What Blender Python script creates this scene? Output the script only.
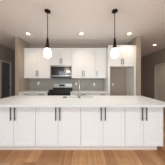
import bpy, math
from mathutils import Vector

scn = bpy.context.scene
for o in list(bpy.data.objects):
    bpy.data.objects.remove(o, do_unlink=True)
COL = scn.collection

# ---------------------------------------------------------------- camera
F = 93.0
cam = bpy.data.cameras.new('camera')
cam.sensor_width = 36.0
cam.sensor_fit = 'HORIZONTAL'
cam.lens = 36.0 * F / 165.0
cam.shift_x = -0.003
cam.shift_y = -2.5 / 165.0
cam.clip_start = 0.05
co = bpy.data.objects.new('camera', cam)
co.location = (0, 0, 1.33)
co.rotation_euler = (math.pi / 2, 0, 0)
COL.objects.link(co)
scn.camera = co

# ---------------------------------------------------------------- world, exposure
w = bpy.data.worlds.new('world')
scn.world = w
w.use_nodes = True
w.node_tree.nodes['Background'].inputs[0].default_value = (0.75, 0.86, 1.0, 1)
w.node_tree.nodes['Background'].inputs[1].default_value = 1.0
vs = scn.view_settings
vs.view_transform = 'Standard'
vs.look = 'None'
vs.gamma = 1.0
vs.use_curve_mapping = False
vs.exposure = 0.37

# room dimensions (metres); camera looks along +Y
CEIL = 2.80
WL, WR = -3.38, 3.75
BACK = 3.77
REAR = -3.6
FAR = 6.3
WINDOWS = [(-2.75, -1.05), (-0.75, 0.95), (1.25, 2.95)]
WZ0, WZ1 = 0.5, 2.35

# added area lamps standing in for daylight at three assumed, unseen rear windows
for (a, b) in WINDOWS:
    L = bpy.data.lights.new('daylight', 'AREA')
    L.shape = 'RECTANGLE'
    L.size = b - a - 0.1
    L.size_y = WZ1 - WZ0 - 0.1
    L.energy = 34
    L.color = (0.84, 0.93, 1.0)
    o = bpy.data.objects.new('daylight', L)
    o.location = ((a + b) / 2, REAR + 0.03, (WZ0 + WZ1) / 2)
    o.rotation_euler = (math.radians(90), 0, 0)
    COL.objects.link(o)

CAN_POWER = 19
FILL_CAN_POWER = (92, 12)
FILL_CAN_COLOR = (0.93, 0.98, 1.0)
CAN_COLOR = (1.0, 0.79, 0.56)
PENDANT_POWER = 11.5

# ---------------------------------------------------------------- materials
def lin(c):
    return tuple(((v / 255) / 12.92 if v / 255 <= 0.04045 else ((v / 255 + 0.055) / 1.055) ** 2.4) for v in c) + (1,)

def mat(name, rgb, rough=0.5, metal=0.0, noise=0.0, nscale=8.0, emit=None, es=0.0, coat=0.0):
    m = bpy.data.materials.new(name)
    m.use_nodes = True
    nt = m.node_tree
    b = nt.nodes['Principled BSDF']
    b.inputs['Base Color'].default_value = lin(rgb)
    b.inputs['Roughness'].default_value = rough
    b.inputs['Metallic'].default_value = metal
    b.inputs['Coat Weight'].default_value = coat
    if noise:
        tc = nt.nodes.new('ShaderNodeTexCoord')
        n = nt.nodes.new('ShaderNodeTexNoise')
        n.inputs['Scale'].default_value = nscale
        n.inputs['Detail'].default_value = 4
        r = nt.nodes.new('ShaderNodeMapRange')
        r.inputs['To Min'].default_value = 1 - noise
        r.inputs['To Max'].default_value = 1 + noise
        mx = nt.nodes.new('ShaderNodeVectorMath')
        mx.operation = 'SCALE'
        mx.inputs[0].default_value = lin(rgb)[:3]
        nt.links.new(tc.outputs['Object'], n.inputs['Vector'])
        nt.links.new(n.outputs['Fac'], r.inputs['Value'])
        nt.links.new(r.outputs['Result'], mx.inputs['Scale'])
        nt.links.new(mx.outputs['Vector'], b.inputs['Base Color'])
    if emit:
        b.inputs['Emission Color'].default_value = lin(emit)
        b.inputs['Emission Strength'].default_value = es
    return m

def brick_mat(name, c1, c2, mortar, bw, rh, ms, rough, swap, grain=0.0, offset=0.5):
    m = bpy.data.materials.new(name)
    m.use_nodes = True
    nt = m.node_tree
    b = nt.nodes['Principled BSDF']
    b.inputs['Roughness'].default_value = rough
    tc = nt.nodes.new('ShaderNodeTexCoord')
    sp = nt.nodes.new('ShaderNodeSeparateXYZ')
    cb = nt.nodes.new('ShaderNodeCombineXYZ')
    nt.links.new(tc.outputs['Object'], sp.inputs[0])
    a, c = swap
    nt.links.new(sp.outputs[a], cb.inputs['X'])
    nt.links.new(sp.outputs[c], cb.inputs['Y'])
    br = nt.nodes.new('ShaderNodeTexBrick')
    br.offset = offset
    br.inputs['Color1'].default_value = lin(c1)
    br.inputs['Color2'].default_value = lin(c2)
    br.inputs['Mortar'].default_value = lin(mortar)
    br.inputs['Scale'].default_value = 1
    br.inputs['Mortar Size'].default_value = ms
    br.inputs['Brick Width'].default_value = bw
    br.inputs['Row Height'].default_value = rh
    br.inputs['Bias'].default_value = 0
    nt.links.new(cb.outputs[0], br.inputs['Vector'])
    out = br.outputs['Color']
    if grain:
        mp = nt.nodes.new('ShaderNodeMapping')
        mp.inputs['Scale'].default_value = (1.2, 14, 1)
        nt.links.new(cb.outputs[0], mp.inputs['Vector'])
        n = nt.nodes.new('ShaderNodeTexNoise')
        n.inputs['Scale'].default_value = 1.6
        n.inputs['Detail'].default_value = 6
        n.inputs['Distortion'].default_value = 0.6
        nt.links.new(mp.outputs[0], n.inputs['Vector'])
        r = nt.nodes.new('ShaderNodeMapRange')
        r.inputs['From Min'].default_value = 0.3
        r.inputs['From Max'].default_value = 0.7
        r.inputs['To Min'].default_value = 1 - grain
        r.inputs['To Max'].default_value = 1 + grain
        nt.links.new(n.outputs['Fac'], r.inputs['Value'])
        v = nt.nodes.new('ShaderNodeVectorMath')
        v.operation = 'SCALE'
        nt.links.new(out, v.inputs[0])
        nt.links.new(r.outputs['Result'], v.inputs['Scale'])
        out = v.outputs['Vector']
    nt.links.new(out, b.inputs['Base Color'])
    return m

M = {
    'ceiling': mat('ceiling_paint', (243, 242, 243), 0.9, noise=0.03, nscale=30),
    'wall': mat('wall_paint', (174, 161, 148), 0.85, noise=0.02, nscale=20),
    'white': mat('white_lacquer', (235, 238, 239), 0.5, noise=0.008, nscale=3),
    'trim': mat('trim_paint', (226, 219, 209), 0.5, noise=0.01),
    'quartz': mat('white_quartz', (225, 231, 235), 0.3, noise=0.02, nscale=12),
    'toe': mat('toe_kick_paint', (226, 220, 212), 0.5, noise=0.01),
    'nickel': mat('brushed_nickel', (98, 91, 85), 0.5, 0.6, noise=0.05, nscale=60),
    'bronze': mat('dark_bronze', (42, 35, 30), 0.55, 0.2, noise=0.05, nscale=60),
    'black': mat('black_metal', (34, 29, 27), 0.45, 0.5, noise=0.05, nscale=40),
    'steel': mat('stainless_steel', (158, 155, 150), 0.33, 1.0, noise=0.04, nscale=50),
    'chrome': mat('chrome', (175, 173, 170), 0.18, 1.0, noise=0.02),
    'glass': mat('black_glass', (40, 34, 30), 0.16, 0.0, noise=0.02, coat=0.5),
    'enamel': mat('black_enamel', (20, 19, 18), 0.4, noise=0.04),
    'plate': mat('white_plastic', (238, 236, 232), 0.4, noise=0.01),
    'slot': mat('dark_slot', (60, 56, 52), 0.6, noise=0.01),
    'slate': mat('slate_door_paint', (116, 122, 126), 0.6, noise=0.03),
    'hall_door': mat('hall_door_paint', (226, 219, 210), 0.5, noise=0.02),
    'shade': mat('opal_glass', (255, 250, 240), 0.3, emit=(255, 240, 215), es=2.2, noise=0.01),
    'lens': mat('light_lens', (255, 245, 230), 0.4, emit=(255, 228, 190), es=6.0, noise=0.01),
    'floor': brick_mat('oak_planks', (194, 146, 101), (156, 107, 69), (140, 97, 64), 1.5, 0.19, 0.002, 0.32, ('Y', 'X'), 0.24, 0.37),
    'tile': brick_mat('grey_tiles', (162, 157, 151), (153, 148, 143), (168, 165, 160), 0.20, 0.075, 0.003, 0.5, ('X', 'Z')),
}
gm = bpy.data.materials.new('window_glass')
gm.use_nodes = True
gb = gm.node_tree.nodes['Principled BSDF']
gb.inputs['Transmission Weight'].default_value = 1.0
gb.inputs['Roughness'].default_value = 0.02
gb.inputs['Base Color'].default_value = (0.9, 0.95, 0.97, 1)
M['pane'] = gm

# ---------------------------------------------------------------- mesh helpers
class MB:
    def __init__(s):
        s.v, s.f, s.m, s.smooth = [], [], [], []
        s.cur = 0
    def add(s, vs_, fs, smooth=False):
        k = len(s.v)
        s.v += [tuple(p) for p in vs_]
        for f in fs:
            s.f.append(tuple(i + k for i in f))
            s.m.append(s.cur)
            s.smooth.append(smooth)
        return s
    def box(s, x0, x1, y0, y1, z0, z1):
        v = [(x, y, z) for z in (z0, z1) for y in (y0, y1) for x in (x0, x1)]
        f = [(0, 2, 3, 1), (4, 5, 7, 6), (0, 1, 5, 4), (2, 6, 7, 3), (0, 4, 6, 2), (1, 3, 7, 5)]
        return s.add(v, f)
    def tube(s, pts, r, n=12, caps=True):
        pts = [Vector(p) for p in pts]
        rr = r if isinstance(r, (list, tuple)) else [r] * len(pts)
        rings = []
        up = None
        for i, p in enumerate(pts):
            d = (pts[min(i + 1, len(pts) - 1)] - pts[max(i - 1, 0)]).normalized()
            if up is None:
                up = Vector((0, 0, 1)) if abs(d.z) < 0.9 else Vector((1, 0, 0))
            a = d.cross(up).normalized()
            b = a.cross(d).normalized()
            up = b
            rings.append([p + a * math.cos(2 * math.pi * k / n) * rr[i] + b * math.sin(2 * math.pi * k / n) * rr[i] for k in range(n)])
        v = [q for rg in rings for q in rg]
        f = []
        for i in range(len(pts) - 1):
            for k in range(n):
                f.append((i * n + k, i * n + (k + 1) % n, (i + 1) * n + (k + 1) % n, (i + 1) * n + k))
        s.add(v, f, True)
        if caps:
            s.add(rings[0], [tuple(range(n))])
            s.add(rings[-1], [tuple(reversed(range(n)))])
        return s
    def lathe(s, prof, cx=0, cy=0, n=28):
        v, f = [], []
        for (r, z) in prof:
            for k in range(n):
                a = 2 * math.pi * k / n
                v.append((cx + r * math.cos(a), cy + r * math.sin(a), z))
        for i in range(len(prof) - 1):
            for k in range(n):
                f.append((i * n + k, i * n + (k + 1) % n, (i + 1) * n + (k + 1) % n, (i + 1) * n + k))
        return s.add(v, f, True)
    def build(s, name, m, parent=None, bevel=0.0):
        me = bpy.data.meshes.new(name)
        me.from_pydata(s.v, [], s.f)
        ms = m if isinstance(m, (list, tuple)) else [m]
        for q in ms:
            me.materials.append(M[q])
        for i, p in enumerate(me.polygons):
            p.material_index = s.m[i]
            p.use_smooth = s.smooth[i]
        me.update()
        o = bpy.data.objects.new(name, me)
        COL.objects.link(o)
        if parent is not None:
            o.parent = parent
        if bevel:
            b = o.modifiers.new('bevel', 'BEVEL')
            b.width = bevel
            b.segments = 2
            b.limit_method = 'ANGLE'
        return o

def thing(name, label, cat, loc=(0, 0, 0), group=None):
    o = bpy.data.objects.new(name, None)
    o.empty_display_size = 0.1
    COL.objects.link(o)
    o.location = loc
    o['label'] = label
    o['category'] = cat
    if group:
        o['group'] = group
    return o

def tag(o, label, cat, group=None):
    o['label'] = label
    o['category'] = cat
    if group:
        o['group'] = group
    return o

def struct(o):
    o['kind'] = 'structure'
    return o

# ---------------------------------------------------------------- room shell
T = 0.12
struct(MB().box(WL - T, WR + T, REAR - T, FAR + T, -0.1, 0).build('floor', 'floor'))
struct(MB().box(WL - T, WR + T, REAR - T, FAR + T, CEIL, CEIL + 0.1).build('ceiling', 'ceiling'))

def wall_with_holes_x(x0, x1, y0, y1, holes, z1=CEIL):
    """wall running along Y between y0 and y1, openings (ya, yb, za, zb)"""
    b = MB()
    y = y0
    for (ya, yb, za, zb) in sorted(holes):
        b.box(x0, x1, y, ya, 0, z1)
        if za > 0:
            b.box(x0, x1, ya, yb, 0, za)
        b.box(x0, x1, ya, yb, zb, z1)
        y = yb
    b.box(x0, x1, y, y1, 0, z1)
    return b

LD = (3.84, 4.31)      # slate door opening in the left wall
RD = (4.04, 4.80)      # pale door opening in the right wall
DH, RDH = 2.08, 2.04
struct(wall_with_holes_x(WL - T, WL, REAR, FAR, [(LD[0], LD[1], 0, DH)]).build('wall_left', 'wall'))
struct(wall_with_holes_x(WR, WR + T, REAR, FAR, [(RD[0], RD[1], 0, RDH)]).build('wall_right', 'wall'))
struct(MB().box(-2.30, 1.93, BACK, BACK + T, 0, CEIL).build('wall_back', 'wall'))
struct(MB().box(-2.30, -2.182, 3.15, BACK, 0, CEIL).box(-2.30, -2.182, BACK + T, FAR, 0, CEIL).build('wall_stub_left', 'wall'))
struct(MB().box(1.80, 1.93, 3.10, BACK, 0, CEIL).box(1.80, 1.93, BACK + T, FAR, 0, CEIL).build('wall_stub_right', 'wall'))
struct(MB().box(WL, -2.30, FAR, FAR + T, 0, CEIL).box(1.93, WR, FAR, FAR + T, 0, CEIL).build('wall_far', 'wall'))
rw = MB()
x = WL - T
for (a, b) in WINDOWS:
    rw.box(x, a, REAR - T, REAR, 0, CEIL)
    rw.box(a, b, REAR - T, REAR, 0, WZ0)
    rw.box(a, b, REAR - T, REAR, WZ1, CEIL)
    x = b
rw.box(x, WR + T, REAR - T, REAR, 0, CEIL)
struct(rw.build('wall_rear', 'wall'))
for i, (a, b) in enumerate(WINDOWS):  # rear windows are assumed, out of view, as the source of daylight
    f = MB()
    y0, y1 = REAR - 0.10, REAR - 0.04
    f.box(a, b, y0, y1, WZ0, WZ0 + 0.06).box(a, b, y0, y1, WZ1 - 0.06, WZ1)
    f.box(a, a + 0.06, y0, y1, WZ0 + 0.06, WZ1 - 0.06).box(b - 0.06, b, y0, y1, WZ0 + 0.06, WZ1 - 0.06)
    f.box((a + b) / 2 - 0.02, (a + b) / 2 + 0.02, y0, y1, WZ0 + 0.06, WZ1 - 0.06)
    o = struct(f.build('window_%d' % (i + 1), 'trim'))
    MB().box(a + 0.06, b - 0.06, REAR - 0.075, REAR - 0.069, WZ0 + 0.06, WZ1 - 0.06).build('pane', 'pane', o)

def baseboard(name, *boxes):
    b = MB()
    for q in boxes:
        b.box(*q)
    struct(b.build(name, 'trim', bevel=0.003))
BB = 0.014
baseboard('baseboard_left', (WL, WL + BB, REAR, LD[0] - 0.08, 0, 0.13), (WL, WL + BB, LD[1] + 0.08, FAR, 0, 0.13))
baseboard('baseboard_right', (WR - BB, WR, REAR, RD[0] - 0.08, 0, 0.13), (WR - BB, WR, RD[1] + 0.08, FAR, 0, 0.13))
baseboard('baseboard_back', (1.0, 1.66, BACK - BB, BACK, 0, 0.13))
baseboard('baseboard_hall', (1.93, 1.93 + BB, 3.10, FAR, 0, 0.13), (-2.30 - BB, -2.30, 3.15, FAR, 0, 0.13))

def door_in_side_wall(n, wx, side, y0, y1, h, panels, mname, label_handle, cas=0.075):
    """door leaf set in a side wall; side = +1 when the room lies on the +X side of the wall face"""
    fx = wx
    d = MB()
    xa, xb = (fx - 0.06, fx - 0.02) if side > 0 else (fx + 0.02, fx + 0.06)
    xin = xb if side > 0 else xa
    st = 0.085
    # core plus raised stiles and rails
    d.box(min(xa, xb), max(xa, xb), y0 + 0.004, y1 - 0.004, 0.008, h - 0.004)
    xo0, xo1 = (xin, xin + 0.010) if side > 0 else (xin - 0.010, xin)
    d.box(xo0, xo1, y0 + 0.004, y0 + st, 0.008, h - 0.004)
    d.box(xo0, xo1, y1 - st, y1 - 0.004, 0.008, h - 0.004)
    z = 0.008
    for (pa, pb) in panels:
        d.box(xo0, xo1, y0 + st, y1 - st, z, pa)
        z = pb
    d.box(xo0, xo1, y0 + st, y1 - st, z, h - 0.004)
    o = struct(d.build('door_%d' % n, mname))
    c = MB()
    c0, c1 = (fx, fx + 0.018) if side > 0 else (fx - 0.018, fx)
    c.box(c0, c1, y0 - cas, y0, 0, h + cas).box(c0, c1, y1, y1 + cas, 0, h + cas).box(c0, c1, y0, y1, h, h + cas)
    struct(c.build('trim_%d' % n, 'trim', bevel=0.003))
    hy = y1 - 0.05 if side > 0 else y0 + 0.16
    k = MB()
    s = side
    xx = xo1 if side > 0 else xo0
    k.tube([(xx, hy, 1.0), (xx + s * 0.012, hy, 1.0)], 0.028)
    k.tube([(xx + s * 0.012, hy, 1.0), (xx + s * 0.05, hy, 1.0), (xx + s * 0.055, hy - 0.01, 1.0), (xx + s * 0.055, hy - 0.11, 1.0)], 0.010)
    kh = k.build('door_handle', 'black', o)
door_in_side_wall(1, WL, +1, LD[0], LD[1], DH, [(0.20, 0.95), (1.08, 1.95)], 'slate', '')
door_in_side_wall(2, WR, -1, RD[0], RD[1], RDH, [(0.20, 0.95), (1.10, 1.92)], 'hall_door', '')

# tiled splashback on the back wall
bs = MB().box(-2.18, 0.86, BACK - 0.010, BACK, 0.922, 1.40)
bs = struct(bs.build('wall_backsplash', 'tile'))

# ---------------------------------------------------------------- cabinetry helpers
def shaker(x0, x1, yf, z0, z1, t=0.020, st=0.057, rec=0.006):
    """door front whose face is at y = yf, facing -Y"""
    b = MB()
    b.box(x0, x0 + st, yf, yf + t, z0, z1).box(x1 - st, x1, yf, yf + t, z0, z1)
    b.box(x0 + st, x1 - st, yf, yf + t, z0, z0 + st).box(x0 + st, x1 - st, yf, yf + t, z1 - st, z1)
    b.box(x0 + st, x1 - st, yf + rec, yf + t, z0 + st, z1 - st)
    return b

def slab(x0, x1, yf, z0, z1, t=0.020):
    return MB().box(x0, x1, yf, yf + t, z0, z1)

def handle(x, yf, z, length, vertical, m, parent, name='handle'):
    r = 0.0085
    b = MB()
    y = yf - 0.032
    h = length / 2
    if vertical:
        b.tube([(x, y, z - h), (x, y, z + h)], r, 10)
        for s in (-1, 1):
            b.tube([(x, yf, z + s * (h - 0.025)), (x, y, z + s * (h - 0.025))], 0.005, 8)
    else:
        b.tube([(x - h, y, z), (x + h, y, z)], r, 10)
        for s in (-1, 1):
            b.tube([(x + s * (h - 0.025), yf, z), (x + s * (h - 0.025), y, z)], 0.005, 8)
    return b.build(name, m, parent)

G = 0.0024
def cabinet_pair(name, label, cat, x0, x1, yf, yb, z0, z1, hz, hl, hm, group, single=None, toe=0.0, crown=False, hoff=0.032):
    """carcass with one or two shaker doors. Everything in coordinates relative to base."""
    cx = (x0 + x1) / 2
    t = thing(name, label, cat, (cx, yf, z0 - toe), group)
    a, b = x0 - cx, x1 - cx
    H = z1 - z0 + toe
    D = yb - yf - 0.003
    MB().box(a + 0.0008, b - 0.0008, 0.022, D, toe, H).build('carcass', 'white', t)
    def dr(p, q, hx):
        d = shaker(p, q, 0, toe + G, H - G).build('door', 'white', t, bevel=0.0012)
        handle(hx, 0, hz - (z0 - toe), hl, True, hm, d)
    if single is None:
        dr(a + G, -G, -hoff)
        dr(G, b - G, hoff)
    elif single == 'left':
        dr(a + G, b - G, a + hoff)
    return t

# ---------------------------------------------------------------- island
IY, IB, IK = 1.70, 2.15, 2.38   # door face, back of the front cabinets, kitchen side
TOP0, TOP1 = 0.884, 0.92
XS = [(-1.667, -0.869), (-0.867, -0.040), (-0.038, 0.768), (0.770, 1.448)]
labs = ['white two-door island cabinet at the far left end, running out of the frame',
        'white two-door island cabinet second from the left, below the left pendant',
        'white two-door island cabinet second from the right, in front of the faucet side',
        'narrower white two-door island cabinet at the right end of the island']
cents = [12.8, 57.6, 102.5, 145.0]
for (a, b), l, c in zip(XS, labs, cents):
    cabinet_pair('island_cabinet', l, 'cabinet', a, b, IY, IB, 0.115, TOP0, 0.718, 0.235, 'bronze', 'cabinets along the front of the island', hoff=0.037)
tag(MB().box(1.4495, 1.468, IY, IK, 0.115, TOP0).build('end_panel', 'white', bevel=0.0015), 'white side panel closing the right end of the island', 'panel')
tag(MB().box(-1.66, 1.41, IY + 0.07, IK - 0.06, 0, 0.115).build('toe_kick', 'toe', bevel=0.002), 'pale recessed plinth under the island cabinets, resting on the oak floor', 'toe kick')

# island worktop with an undermount sink opening
SX0, SX1, SY0, SY1 = -0.36, 0.22, 2.175, 2.365
wt = MB()
wx0, wx1, wy0, wy1 = -1.79, 1.53, 1.53, 2.45
wt.box(wx0, SX0, wy0, wy1, TOP0, TOP1).box(SX1, wx1, wy0, wy1, TOP0, TOP1)
wt.box(SX0, SX1, wy0, SY0, TOP0, TOP1).box(SX0, SX1, SY1, wy1, TOP0, TOP1)
tag(wt.build('island_worktop', 'quartz'), 'long white quartz worktop overhanging the island cabinets', 'countertop')
# kitchen-side run of the island: hollow, it holds the sink
kb = thing('sink_cabinet', 'white kitchen-side cabinet run behind the island front, holding the sink', 'cabinet', (0, IK, 0))
b = MB()
b.box(-1.675, 1.440, 2.152 - IK, 2.160 - IK, 0.115, TOP0).box(-1.675, -1.655, 2.160 - IK, -0.022, 0.115, TOP0)
b.box(1.420, 1.440, 2.160 - IK, -0.022, 0.115, TOP0).box(-1.655, 1.420, 2.160 - IK, -0.022, 0.115, 0.135)
b.build('carcass', 'white', kb)
n = 6
for i in range(n):
    a = -1.675 + i * (3.115 / n)
    d = shaker(a + G, a + 3.115 / n - G, -0.021, 0.117, TOP0 - 0.002).build('door', 'white', kb)
    hb = MB()
    hx = a + (3.115 / n - 0.04 if i % 2 == 0 else 0.04)
    hb.tube([(hx, 0.031, 0.60), (hx, 0.031, 0.80)], 0.0068, 10)
    for z in (0.625, 0.775):
        hb.tube([(hx, -0.001, z), (hx, 0.031, z)], 0.005, 8)
    hb.build('handle', 'bronze', d)

sk = MB()
t_ = 0.004
sk.box(SX0, SX0 + t_, SY0, SY1, 0.70, TOP0 - 0.001).box(SX1 - t_, SX1, SY0, SY1, 0.70, TOP0 - 0.001)
sk.box(SX0 + t_, SX1 - t_, SY0, SY0 + t_, 0.70, TOP0 - 0.001).box(SX0 + t_, SX1 - t_, SY1 - t_, SY1, 0.70, TOP0 - 0.001)
sk.box(SX0, SX1, SY0, SY1, 0.696, 0.70)
sk.v = [(x - (SX0 + SX1) / 2, y - SY1, z - 0.696) for x, y, z in sk.v]
sink = thing('kitchen_sink', 'shallow-looking white sink let into the white island worktop', 'sink', ((SX0 + SX1) / 2, SY1, 0.696))
sk.build('basin', 'quartz', sink)
MB().lathe([(0.0, 0.007), (0.038, 0.007), (0.044, 0.004)], 0, -(SY1 - SY0) / 2).build('drain', 'steel', sink)

fa = thing('kitchen_faucet', 'tall chrome gooseneck faucet standing on the island worktop', 'faucet', (-0.085, 2.12, TOP1))
MB().lathe([(0.0, 0.0), (0.030, 0.0), (0.030, 0.006), (0.022, 0.012), (0.020, 0.075), (0.016, 0.082), (0.0, 0.082)]).build('base', 'chrome', fa)
pts = [(0, 0, 0.08), (0, 0, 0.335)]
for k in range(1, 12):
    a = math.pi * k / 12
    pts.append((0, 0.065 - 0.065 * math.cos(a), 0.335 + 0.075 * math.sin(a)))
pts += [(0, 0.13, 0.335), (0, 0.13, 0.27)]
MB().tube(pts, 0.012, 14).build('spout', 'chrome', fa)
MB().lathe([(0.0, 0.19), (0.019, 0.19), (0.021, 0.21), (0.017, 0.268), (0.0, 0.268)], 0, 0.13).build('spray_head', 'chrome', fa)
MB().tube([(-0.018, 0, 0.055), (-0.045, 0, 0.06), (-0.085, 0, 0.075)], [0.011, 0.009, 0.006], 10).build('lever', 'chrome', fa)

tag(MB().lathe([(0.0, 0.0), (0.050, 0.0), (0.052, 0.004), (0.050, 0.009), (0.020, 0.010), (0.018, 0.018), (0.0, 0.018)]).build('sink_stopper', 'bronze'),
    'small dark round stopper lying on the white island worktop left of the faucet', 'stopper').location = (-0.43, 2.19, TOP1)

# ---------------------------------------------------------------- back run, base
BF = 3.15                # door face of the base cabinets
def drawer_base(name, label, x0, x1, hx, group, pair):
    cx = (x0 + x1) / 2
    t = thing(name, label, 'cabinet', (cx, BF, 0), group)
    a, b = x0 - cx, x1 - cx
    D = BACK - BF - 0.003
    MB().box(a + 0.0008, b - 0.0008, 0.022, D, 0.105, TOP0).box(a + 0.0008, b - 0.0008, 0.09, D, 0, 0.105).build('carcass', 'white', t)
    d = slab(a + G, b - G, 0, 0.735, TOP0 - 0.004).build('drawer', 'white', t, bevel=0.0015)
    handle(hx - cx, 0, 0.842, 0.17, False, 'nickel', d)
    if pair:
        for (p, q, h) in ((a + G, -G, -0.035), (G, b - G, 0.035)):
            e = shaker(p, q, 0, 0.107, 0.731).build('door', 'white', t)
            handle(h, 0, 0.62, 0.17, True, 'nickel', e)
    else:
        e = shaker(a + G, b - G, 0, 0.107, 0.731).build('door', 'white', t)
        handle(b - 0.04, 0, 0.62, 0.17, True, 'nickel', e)
gb_ = 'base cabinets under the back counter'
drawer_base('base_cabinet', 'white base cabinet with a drawer, leftmost on the back wall', -2.18, -1.655, -1.885, gb_, False)
drawer_base('base_cabinet', 'white base cabinet with a drawer, directly left of the range', -1.654, -1.192, -1.40, gb_, False)
drawer_base('base_cabinet', 'wide white base cabinet with a drawer, directly right of the range', -0.428, 0.450, 0.02, gb_, True)
drawer_base('base_cabinet', 'white base cabinet with a drawer, beside the fridge alcove panel', 0.451, 0.858, 0.655, gb_, False)
tag(MB().box(-2.18, -1.192, BF - 0.025, BACK - 0.001, TOP0 + 0.0005, TOP1).build('back_worktop', 'quartz', bevel=0.003), 'short white quartz worktop left of the range', 'countertop', 'worktops on the back wall')
tag(MB().box(-0.428, 0.858, BF - 0.025, BACK - 0.001, TOP0 + 0.0005, TOP1).build('back_worktop', 'quartz', bevel=0.003), 'longer white quartz worktop between the range and the fridge alcove', 'countertop', 'worktops on the back wall')

# ---------------------------------------------------------------- range
RX0, RX1 = -1.188, -0.432
rc = (RX0 + RX1) / 2
rg = thing('gas_range', 'stainless and black gas range below the microwave', 'range', (rc, BF - 0.03, 0))
hw = (RX1 - RX0) / 2
yb = BACK - 0.012 - (BF - 0.03)
MB().box(-hw, hw, 0.03, yb, 0.03, 0.895).build('body', 'steel', rg)
MB().box(-hw, hw, 0.0, yb, 0.895, 0.925).build('cooktop', 'enamel', rg, bevel=0.004)
MB().box(-hw, hw, -0.005, 0.03, 0.80, 0.893).build('control_panel', 'enamel', rg, bevel=0.003)
for i in range(5):
    kx = -0.28 + i * 0.14
    MB().tube([(kx, -0.005, 0.848), (kx, -0.038, 0.848)], [0.023, 0.019], 16).build('knob', 'enamel', rg)
od = MB().box(-hw + 0.004, hw - 0.004, -0.003, 0.028, 0.22, 0.795).build('oven_door', 'steel', rg, bevel=0.003)
MB().box(-hw + 0.09, hw - 0.09, -0.006, -0.003, 0.33, 0.66).build('oven_window', 'glass', od)
MB().tube([(-hw + 0.05, -0.05, 0.74), (hw - 0.05, -0.05, 0.74)], 0.012, 12).tube([(-hw + 0.08, -0.003, 0.74), (-hw + 0.08, -0.05, 0.74)], 0.008, 8).tube([(hw - 0.08, -0.003, 0.74), (hw - 0.08, -0.05, 0.74)], 0.008, 8).build('door_handle', 'steel', od)
MB().box(-hw + 0.004, hw - 0.004, 0.0, 0.028, 0.05, 0.212).build('drawer', 'steel', rg, bevel=0.003)
for (gx0, gx1) in ((-hw + 0.02, -0.128), (-0.124, 0.124), (0.128, hw - 0.02)):
    g = MB()
    z0, z1 = 0.962, 0.985
    ya, yc = 0.04, yb - 0.10
    g.box(gx0, gx1, ya, ya + 0.016, 0.926, z1).box(gx0, gx1, yc - 0.016, yc, 0.926, z1)
    g.box(gx0, gx0 + 0.016, ya, yc, z0, z1).box(gx1 - 0.016, gx1, ya, yc, z0, z1)
    mx = (gx0 + gx1) / 2
    g.box(mx - 0.007, mx + 0.007, ya, yc, z0, z1)
    for k in (0.28, 0.5, 0.72):
        y = ya + (yc - ya) * k
        g.box(gx0, gx1, y - 0.007, y + 0.007, z0, z1)
    g.build('grate', 'enamel', rg)
for (bx, by) in ((-0.24, 0.16), (-0.24, 0.40), (0.0, 0.28), (0.24, 0.16), (0.24, 0.40)):
    MB().lathe([(0.0, 0.944), (0.036, 0.944), (0.040, 0.938), (0.050, 0.926)], bx, by, 20).build('burner', 'black', rg)
MB().box(-hw, hw, yb - 0.06, yb, 0.926, 1.028).build('rear_vent', 'enamel', rg, bevel=0.003)
bg = MB().box(-hw, hw, yb - 0.06, yb, 1.030, 1.19).build('backguard', 'steel', rg, bevel=0.004)
MB().box(-0.14, 0.09, yb - 0.063, yb - 0.0602, 1.072, 1.155).build('display', 'enamel', bg)

# ---------------------------------------------------------------- upper cabinets
UF, U0, U1 = 3.44, 1.395, 2.455
gu = 'upper cabinets on the back wall'
cabinet_pair('upper_cabinet', 'white two-door upper cabinet left of the microwave', 'cabinet', -2.18, -1.192, UF, BACK, U0, U1, 1.57, 0.20, 'nickel', gu)
cabinet_pair('upper_cabinet', 'short white two-door upper cabinet directly above the microwave', 'cabinet', -1.190, -0.430, UF, BACK, 1.875, U1, 2.03, 0.20, 'nickel', gu)
cabinet_pair('upper_cabinet', 'wide white two-door upper cabinet directly right of the microwave', 'cabinet', -0.428, 0.450, UF, BACK, U0, U1, 1.57, 0.20, 'nickel', gu)
cabinet_pair('upper_cabinet', 'narrow white single-door upper cabinet beside the fridge alcove', 'cabinet', 0.451, 0.858, UF, BACK, U0, U1, 1.57, 0.20, 'nickel', gu, single='left', hoff=0.06)
# over-fridge cabinet and its tall side panels
FF = 3.16
cabinet_pair('fridge_cabinet', 'deep white two-door cabinet bridging the empty fridge alcove', 'cabinet', 0.922, 1.740, FF, BACK, 1.79, U1, 1.955, 0.19, 'nickel', None)
tag(MB().box(0.860, 0.920, FF, BACK - 0.002, 0, U1).build('tall_side_board', 'white', bevel=0.0015), 'tall white side panel left of the empty fridge alcove', 'panel', 'tall panels beside the fridge alcove')
tag(MB().box(1.742, 1.798, FF, BACK - 0.002, 0, U1).build('tall_side_board', 'white', bevel=0.0015), 'tall white side panel right of the empty fridge alcove', 'panel', 'tall panels beside the fridge alcove')
# crown strip on top of the cabinets
def crown(lab, x0, x1, yf):
    c = MB()
    prof = [(0.0, U1 + 0.0005), (-0.012, U1 + 0.0005), (-0.016, U1 + 0.016), (-0.030, U1 + 0.038), (-0.034, U1 + 0.052), (0.0, U1 + 0.052)]
    v = [(x, yf + 0.012 + p[0], p[1]) for x in (x0, x1) for p in prof]
    n = len(prof)
    fs = [tuple(range(n)), tuple(reversed(range(n, 2 * n)))] + [(i, i + n, (i + 1) % n + n, (i + 1) % n) for i in range(n)]
    c.add(v, fs)
    tag(c.build('crown_moulding', 'white'), lab, 'moulding', 'crown mouldings on the upper cabinets')
crown('long white crown strip on top of the wall cabinets left of the fridge alcove', -2.18, 0.857, UF)
crown('short white crown strip on top of the cabinet above the fridge alcove', 0.860, 1.798, FF)

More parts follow.
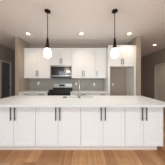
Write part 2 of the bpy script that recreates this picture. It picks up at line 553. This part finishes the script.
# ---------------------------------------------------------------- microwave
mw = thing('microwave', 'stainless over-the-range microwave with dark glass door', 'microwave', ((RX0 + RX1) / 2, 3.37, 1.42))
MD = BACK - 0.002 - 3.37
MB().box(-hw, hw, 0.03, MD, 0.0, 0.445).build('body', 'steel', mw)
dm = MB()
x0, x1 = -hw, 0.20
dm.box(x0, x1, 0, 0.028, 0.400, 0.445).box(x0, x1, 0, 0.028, 0.045, 0.072)
dm.box(x0, x0 + 0.022, 0, 0.028, 0.072, 0.400).box(x1 - 0.012, x1, 0, 0.028, 0.072, 0.400)
dr = dm.build('door', 'steel', mw)
MB().box(x0 + 0.023, x1 - 0.013, 0.004, 0.027, 0.073, 0.399).build('window', 'glass', dr)
MB().tube([(0.165, -0.035, 0.10), (0.165, -0.035, 0.35)], 0.008, 10).tube([(0.165, 0.003, 0.12), (0.165, -0.035, 0.12)], 0.006, 8).tube([(0.165, 0.003, 0.33), (0.165, -0.035, 0.33)], 0.006, 8).build('handle', 'steel', dr)
cp = MB().box(0.203, hw, 0, 0.028, 0.072, 0.400).build('control_panel', 'glass', mw)
for (q0, q1) in ((0.401, 0.445), (0.045, 0.071)):
    MB().box(0.203, hw, 0, 0.028, q0, q1).build('trim_band', 'steel', mw)
for r in range(5):
    for c in range(3):
        MB().box(0.232 + c * 0.042, 0.260 + c * 0.042, -0.002, 0.0, 0.10 + r * 0.042, 0.125 + r * 0.042).build('button', 'slot', cp)
v = MB()
v.box(-hw, hw, 0.002, 0.028, 0.0, 0.042)
for k in range(4):
    v.box(-hw + 0.03, hw - 0.03, -0.002, 0.002, 0.006 + k * 0.009, 0.010 + k * 0.009)
v.build('vent_grille', 'black', mw)

# ---------------------------------------------------------------- outlets
def outlet(label, x, y, z, n):
    t = thing('wall_outlet', label, 'outlet', (x, y, z), 'white wall outlets')
    MB().box(-0.036, 0.036, -0.006, 0, -0.058, 0.058).build('plate', 'plate', t, bevel=0.002)
    for s in (-1, 1):
        k = MB().box(-0.016, 0.016, -0.0085, -0.006, s * 0.022 - 0.014, s * 0.022 + 0.014).build('socket', 'plate', t)
        MB().box(-0.008, -0.005, -0.0092, -0.0085, s * 0.022 - 0.006, s * 0.022 + 0.006).box(0.005, 0.008, -0.0092, -0.0085, s * 0.022 - 0.006, s * 0.022 + 0.006).build('slot', 'slot', k)
outlet('white outlet on the grey tiles left of the range', -1.80, BACK - 0.010, 1.20, 0)
outlet('white outlet on the grey tiles just right of the range, behind the faucet', -0.27, BACK - 0.010, 1.17, 0)
outlet('white outlet on the grey tiles nearest the fridge alcove', 0.45, BACK - 0.010, 1.15, 0)
outlet('white outlet on the painted wall inside the fridge alcove', 1.21, BACK, 1.15, 0)

# ---------------------------------------------------------------- recessed lights
def can(label, x, y, power=CAN_POWER, color=CAN_COLOR, spread=118):
    t = thing('recessed_light', label, 'ceiling light', (x, y, CEIL), 'recessed ceiling lights')
    MB().lathe([(0.052, -0.0005), (0.056, -0.006), (0.078, -0.004), (0.081, -0.0005)]).build('trim_ring', 'plate', t)
    MB().lathe([(0.0, -0.003), (0.054, -0.003)]).build('lens', 'lens', t)
    L = bpy.data.lights.new('lamp', 'SPOT')
    L.energy = power
    L.color = color
    L.spot_size = math.radians(spread)
    L.spot_blend = 0.8
    L.shadow_soft_size = 0.06
    o = bpy.data.objects.new('lamp', L)
    o.location = (0, 0, -0.02)
    o.parent = t
    COL.objects.link(o)
can('recessed light in the ceiling, leftmost in the picture', -1.74, 2.95)
can('recessed light in the ceiling between the two pendants', -0.05, 2.95)
can('recessed light in the ceiling just right of the right pendant', 1.47, 2.95)
can('recessed light in the hallway ceiling at the far right', 3.0, 3.9)

for (yy, where) in ((-0.8, 'nearer the island'), (-2.4, 'nearer the rear windows')):  # both rows are assumed and unseen, added to light the island front
    for (xx, side) in ((-1.9, 'left'), (0.0, 'middle'), (1.9, 'right')):
        can('assumed recessed light added out of view behind the viewer, %s of the row %s' % (side, where), xx, yy, FILL_CAN_POWER[0 if yy > -1 else 1], FILL_CAN_COLOR, 150)

# ---------------------------------------------------------------- pendants
def pendant(label, x, y):
    t = thing('pendant_light', label, 'pendant light', (x, y, CEIL), 'pendants above the island')
    MB().lathe([(0.0, -0.0005), (0.062, -0.0005), (0.062, -0.014), (0.050, -0.024), (0.0, -0.026)]).build('canopy', 'black', t)
    MB().tube([(0, 0, -0.02), (0, 0, -0.58)], 0.0075, 10).build('rod', 'black', t)
    MB().lathe([(0.0, -0.575), (0.014, -0.575), (0.021, -0.60), (0.027, -0.66), (0.034, -0.73), (0.040, -0.785), (0.040, -0.797), (0.0, -0.798)]).build('socket', 'black', t)
    MB().lathe([(0.040, -0.798), (0.052, -0.806), (0.066, -0.830), (0.077, -0.870), (0.081, -0.905), (0.080, -0.938), (0.068, -0.968), (0.050, -0.984), (0.047, -0.983),
                (0.065, -0.965), (0.076, -0.936), (0.077, -0.905), (0.073, -0.872), (0.062, -0.833), (0.036, -0.803)]).build('shade', 'shade', t)
    L = bpy.data.lights.new('bulb', 'POINT')
    L.energy = PENDANT_POWER
    L.color = (1.0, 0.90, 0.76)
    L.shadow_soft_size = 0.09
    o = bpy.data.objects.new('bulb', L)
    o.location = (0, 0, -1.02)
    o.parent = t
    COL.objects.link(o)
pendant('left black pendant light with a glowing white glass shade, nearer the range', -0.755, 1.98)
pendant('right black pendant light with a glowing white glass shade, nearer the fridge alcove', 0.675, 1.98)
